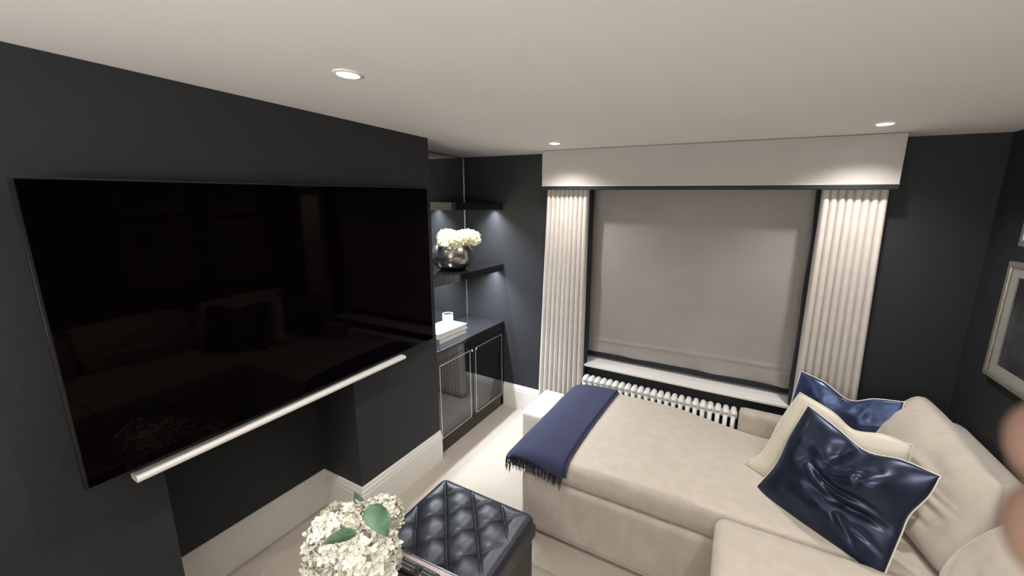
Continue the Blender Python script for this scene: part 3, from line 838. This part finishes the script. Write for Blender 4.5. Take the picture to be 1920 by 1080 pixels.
# ------------------------------------------------------------------ mirrored coffee table
zt = .485
def rot2(x, y, cx, cy, a):
    c, s = math.cos(a), math.sin(a); return (cx + (x - cx) * c - (y - cy) * s, cy + (x - cx) * s + (y - cy) * c)
TA = math.radians(3.0); tcx, tcy = -1.335, .905
tw, tl = .66, .62
def tb(m, x0, x1, y0, y1, z0, z1):
    p = []
    for z in (z0, z1):
        for (x, y) in ((x0, y0), (x1, y0), (x1, y1), (x0, y1)):
            q = rot2(tcx + x, tcy + y, tcx, tcy, TA); p.append((q[0], q[1], z))
    m.hexa(p)
t = thing('coffee_table', 'low coffee table with brown mirrored top and pinkish mirrored edge', 'table', (tcx + tw / 2, tcy - tl / 2, 0))
m = MB(); bw = .030
tb(m, 0, tw, -bw, 0, zt - .014, zt); tb(m, 0, tw, -tl, -tl + bw, zt - .014, zt); tb(m, 0, bw, -tl + bw, -bw, zt - .014, zt); tb(m, tw - bw, tw, -tl + bw, -bw, zt - .014, zt)
obj('bevelled_edge', m, 'table_edge', t, bevel=.002)
m = MB(); tb(m, bw, tw - bw, -tl + bw, -bw, zt - .013, zt - .0015); obj('table_top', m, 'table_glass', t)
m = MB(); g = .006
tb(m, -g, tw + g, 0, g, zt - .022, zt + .002); tb(m, -g, tw + g, -tl - g, -tl, zt - .022, zt + .002); tb(m, -g, 0, -tl, 0, zt - .022, zt + .002); tb(m, tw, tw + g, -tl, 0, zt - .022, zt + .002)
obj('metal_rim', m, 'chrome', t, bevel=.001)
for (x, y) in ((.0, -tl), (tw - .018, -tl), (.0, -.018), (tw - .018, -.018)):
    if y > -.1: y -= .0
    m = MB(); tb(m, x, x + .018, y, y + .018, 0, zt - .022); obj('leg', m, 'chrome', t)

# remote
rc = Vector((-.985, .874, zt)); ra = math.radians(2)
t = thing('remote_control', 'black remote control lying near the far edge of the mirrored table', 'remote control', rc)
t.rotation_euler = (0, 0, ra)
m = MB(); m.softbox(rc.x - .095, rc.x + .095, rc.y - .024, rc.y + .024, zt + .001, zt + .018, .007, 20, 8, 4); obj('body', m, 'remote', t, smooth=True)
r3 = random.Random(5)
for i in range(15):
    for j in range(3):
        x = rc.x - .080 + i * .0108; y = rc.y - .014 + j * .014
        mm = 'key_red' if (i, j) in ((0, 2), (6, 0)) else ('key_green' if (i, j) == (6, 2) else 'key')
        if 7 <= i <= 9: continue
        m = MB(); m.box(x - .0024, x + .0024, y - .0026, y + .0026, zt + .0165, zt + .0196); obj('button', m, mm, t)
m = MB(); m.lathe([(.013, 0), (.013, .0022), (.009, .0028), (.008, .001)], (rc.x + .0065, rc.y, zt + .0172), 24); obj('round_pad', m, 'bezel_edge', t, smooth=True)

# smoked dish beside the vase
dc = Vector((-1.115, .815, zt + .001))
m = MB(); m.lathe([(.03, 0), (.045, .002), (.052, .016), (.0495, .016), (.043, .005), (.002, .004)], dc, 32)
tag(obj('dish', m, 'vase', smooth=True), 'small round smoked glass dish on the mirrored table by the flowers', 'dish')

# hydrangeas in a smoked vase
vc = Vector((-1.205, .735, zt + .001))
m = MB(); m.lathe([(.040, 0), (.055, .004), (.068, .04), (.066, .075), (.050, .10), (.046, .112), (.043, .112), (.047, .098), (.062, .073), (.064, .04), (.05, .01), (.002, .008)], vc, 36)
tag(obj('vase', m, 'vase', smooth=True), 'round smoked glass vase holding the white hydrangeas', 'vase')
def C3(u, v, d): return O + (FW + RT * ((u - PX_CX) / PX_F) - UP * ((v - PX_CY) / PX_F)) * d
H1 = C3(640, 1008, 1.33); H2 = C3(712, 973, 1.50); H3 = C3(694, 1052, 1.24); H4 = C3(622, 1062, 1.30)
G = 'white hydrangeas in the vase'
b1 = bloom('hydrangea', 'big white hydrangea head on the left of the vase', H1, .108, rnd, vc + Vector((0, 0, .03)), 'petal_w', G, 210, .0215, .9)
b2 = bloom('hydrangea', 'white hydrangea head at the back right behind the dark leaf', H2, .082, rnd, vc + Vector((.01, .01, .03)), 'petal_w', G, 140, .020, .9)
b3 = bloom('hydrangea', 'white hydrangea head at the front right of the vase', H3, .086, rnd, vc + Vector((.01, -.01, .03)), 'petal_w', G, 160, .0215, .9)
b4 = bloom('hydrangea', 'lower greenish white hydrangea head at the front left', H4, .080, rnd, vc + Vector((-.01, -.01, .03)), 'petal_w', G, 140, .021, .9)
leaf(b2, C3(703, 946, 1.30), C3(729, 1008, 1.22), RT + UP * .25, .050)
leaf(b2, C3(672, 968, 1.40), C3(664, 922, 1.43), RT, .024)
leaf(b1, C3(668, 1000, 1.20), C3(603, 1022, 1.20), UP - RT * .2, .024, .012)

# ------------------------------------------------------------------ pictures on the right wall
def picture(label, y0, y1, z0, z1, off):
    t = thing('picture_frame', label, 'picture', (XR - .01, (y0 + y1) / 2, z0), 'framed pictures on the right wall')
    fw, x1 = .024, XR - .002; x0 = x1 - .026
    m = MB(); m.box(x0, x1, y0, y1, z0, z0 + fw); m.box(x0, x1, y0, y1, z1 - fw, z1); m.box(x0, x1, y0, y0 + fw, z0 + fw, z1 - fw); m.box(x0, x1, y1 - fw, y1, z0 + fw, z1 - fw)
    obj('frame', m, 'frame', t, bevel=.003)
    a = fw; mw = .045
    m = MB(); X0, X1 = x0 + .012, x0 + .018
    m.box(X0, X1, y0 + a, y1 - a, z0 + a, z0 + a + mw); m.box(X0, X1, y0 + a, y1 - a, z1 - a - mw, z1 - a); m.box(X0, X1, y0 + a, y0 + a + mw, z0 + a + mw, z1 - a - mw); m.box(X0, X1, y1 - a - mw, y1 - a, z0 + a + mw, z1 - a - mw)
    obj('mount', m, 'frame_in', t)
    obj('print', bx(x0 + .019, x0 + .022, y0 + a, y1 - a, z0 + a, z1 - a), print_mat('grey_print', 3.0, off), t)
    obj('glazing', bx(x0 + .006, x0 + .008, y0 + a, y1 - a, z0 + a, z1 - a), 'glass', t)
picture('framed grey print in a champagne frame with white mount, right wall', 2.09, 2.553, 1.105, 1.672, (0, 0, 0))
picture('framed print hung directly above the visible grey print', 2.09, 2.522, 1.745, 2.24, (4, 0, 2))
picture('framed print nearer the viewer in the lower row, right wall', 1.45, 1.91, 1.105, 1.672, (9, 2, 2))
picture('framed print nearer the viewer in the upper row, right wall', 1.45, 1.91, 1.745, 2.24, (3, 7, 2))

# ------------------------------------------------------------------ photographer's hand at the right edge
def hand():
    def P(u, v, d): return C3(u, v, d)
    def chain(vs, es, rs, start, pts, rad):
        k = start
        for p, r in zip(pts, rad):
            vs.append(p); rs.append(r); es.append((k, len(vs) - 1)); k = len(vs) - 1
        return k
    palm = P(1990, 1010, .040) + RT * .088 - UP * .020
    vs = [palm]; es = []; rs = [.019]
    def cs(a, b, d): return O + RT * a + UP * b + FW * d
    # palm and wrist in camera-aligned real space (metres)
    px_, py_, pz_ = .185, -.075, .045
    vs[0] = cs(px_, py_, pz_)
    knuck = [cs(.158, -.038, .050), cs(.156, -.060, .047), cs(.157, -.082, .044), cs(.160, -.102, .042)]
    tips = [(.1082, -.0404, .085), (.1005, -.0555, .079), (.108, -.088, .076), (.118, -.108, .070)]
    rad = [(.0125, .0120, .0115, .0110), (.0130, .0122, .0115, .0108), (.0105, .0095, .0088, .0080), (.0095, .0085, .0078, .0070)]
    for kn, tp, rd in zip(knuck, tips, rad):
        rd = [q * 1.22 for q in rd]
        tp = cs(*tp)
        mid1 = kn.lerp(tp, .42) + FW * .012; mid2 = kn.lerp(tp, .75) + FW * .009
        chain(vs, es, rs, 0, [kn, mid1, mid2, tp], rd)
    # thumb from the side of the palm
    chain(vs, es, rs, 0, [cs(.175, -.055, .024), cs(.155, -.040, .010), cs(.138, -.030, .002)], (.014, .011, .0095))
    chain(vs, es, rs, 0, [cs(.205, -.105, .040), cs(.222, -.130, .036)], (.023, .021))
    me = bpy.data.meshes.new('hand'); me.from_pydata([tuple(v - vs[0]) for v in vs], es, [])
    o = bpy.data.objects.new('hand', me); C.objects.link(o); o.location = vs[0]
    sk = o.modifiers.new('skin', 'SKIN'); sk.use_smooth_shade = True
    for i, r in enumerate(rs): me.skin_vertices[0].data[i].radius = (r, r)
    me.skin_vertices[0].data[0].use_root = True
    ss = o.modifiers.new('subsurf', 'SUBSURF'); ss.levels = 2; ss.render_levels = 2
    me.materials.append(MT['skin'])
    tag(o, 'out of focus fingers of a hand at the right edge of the photo', 'hand')
hand()
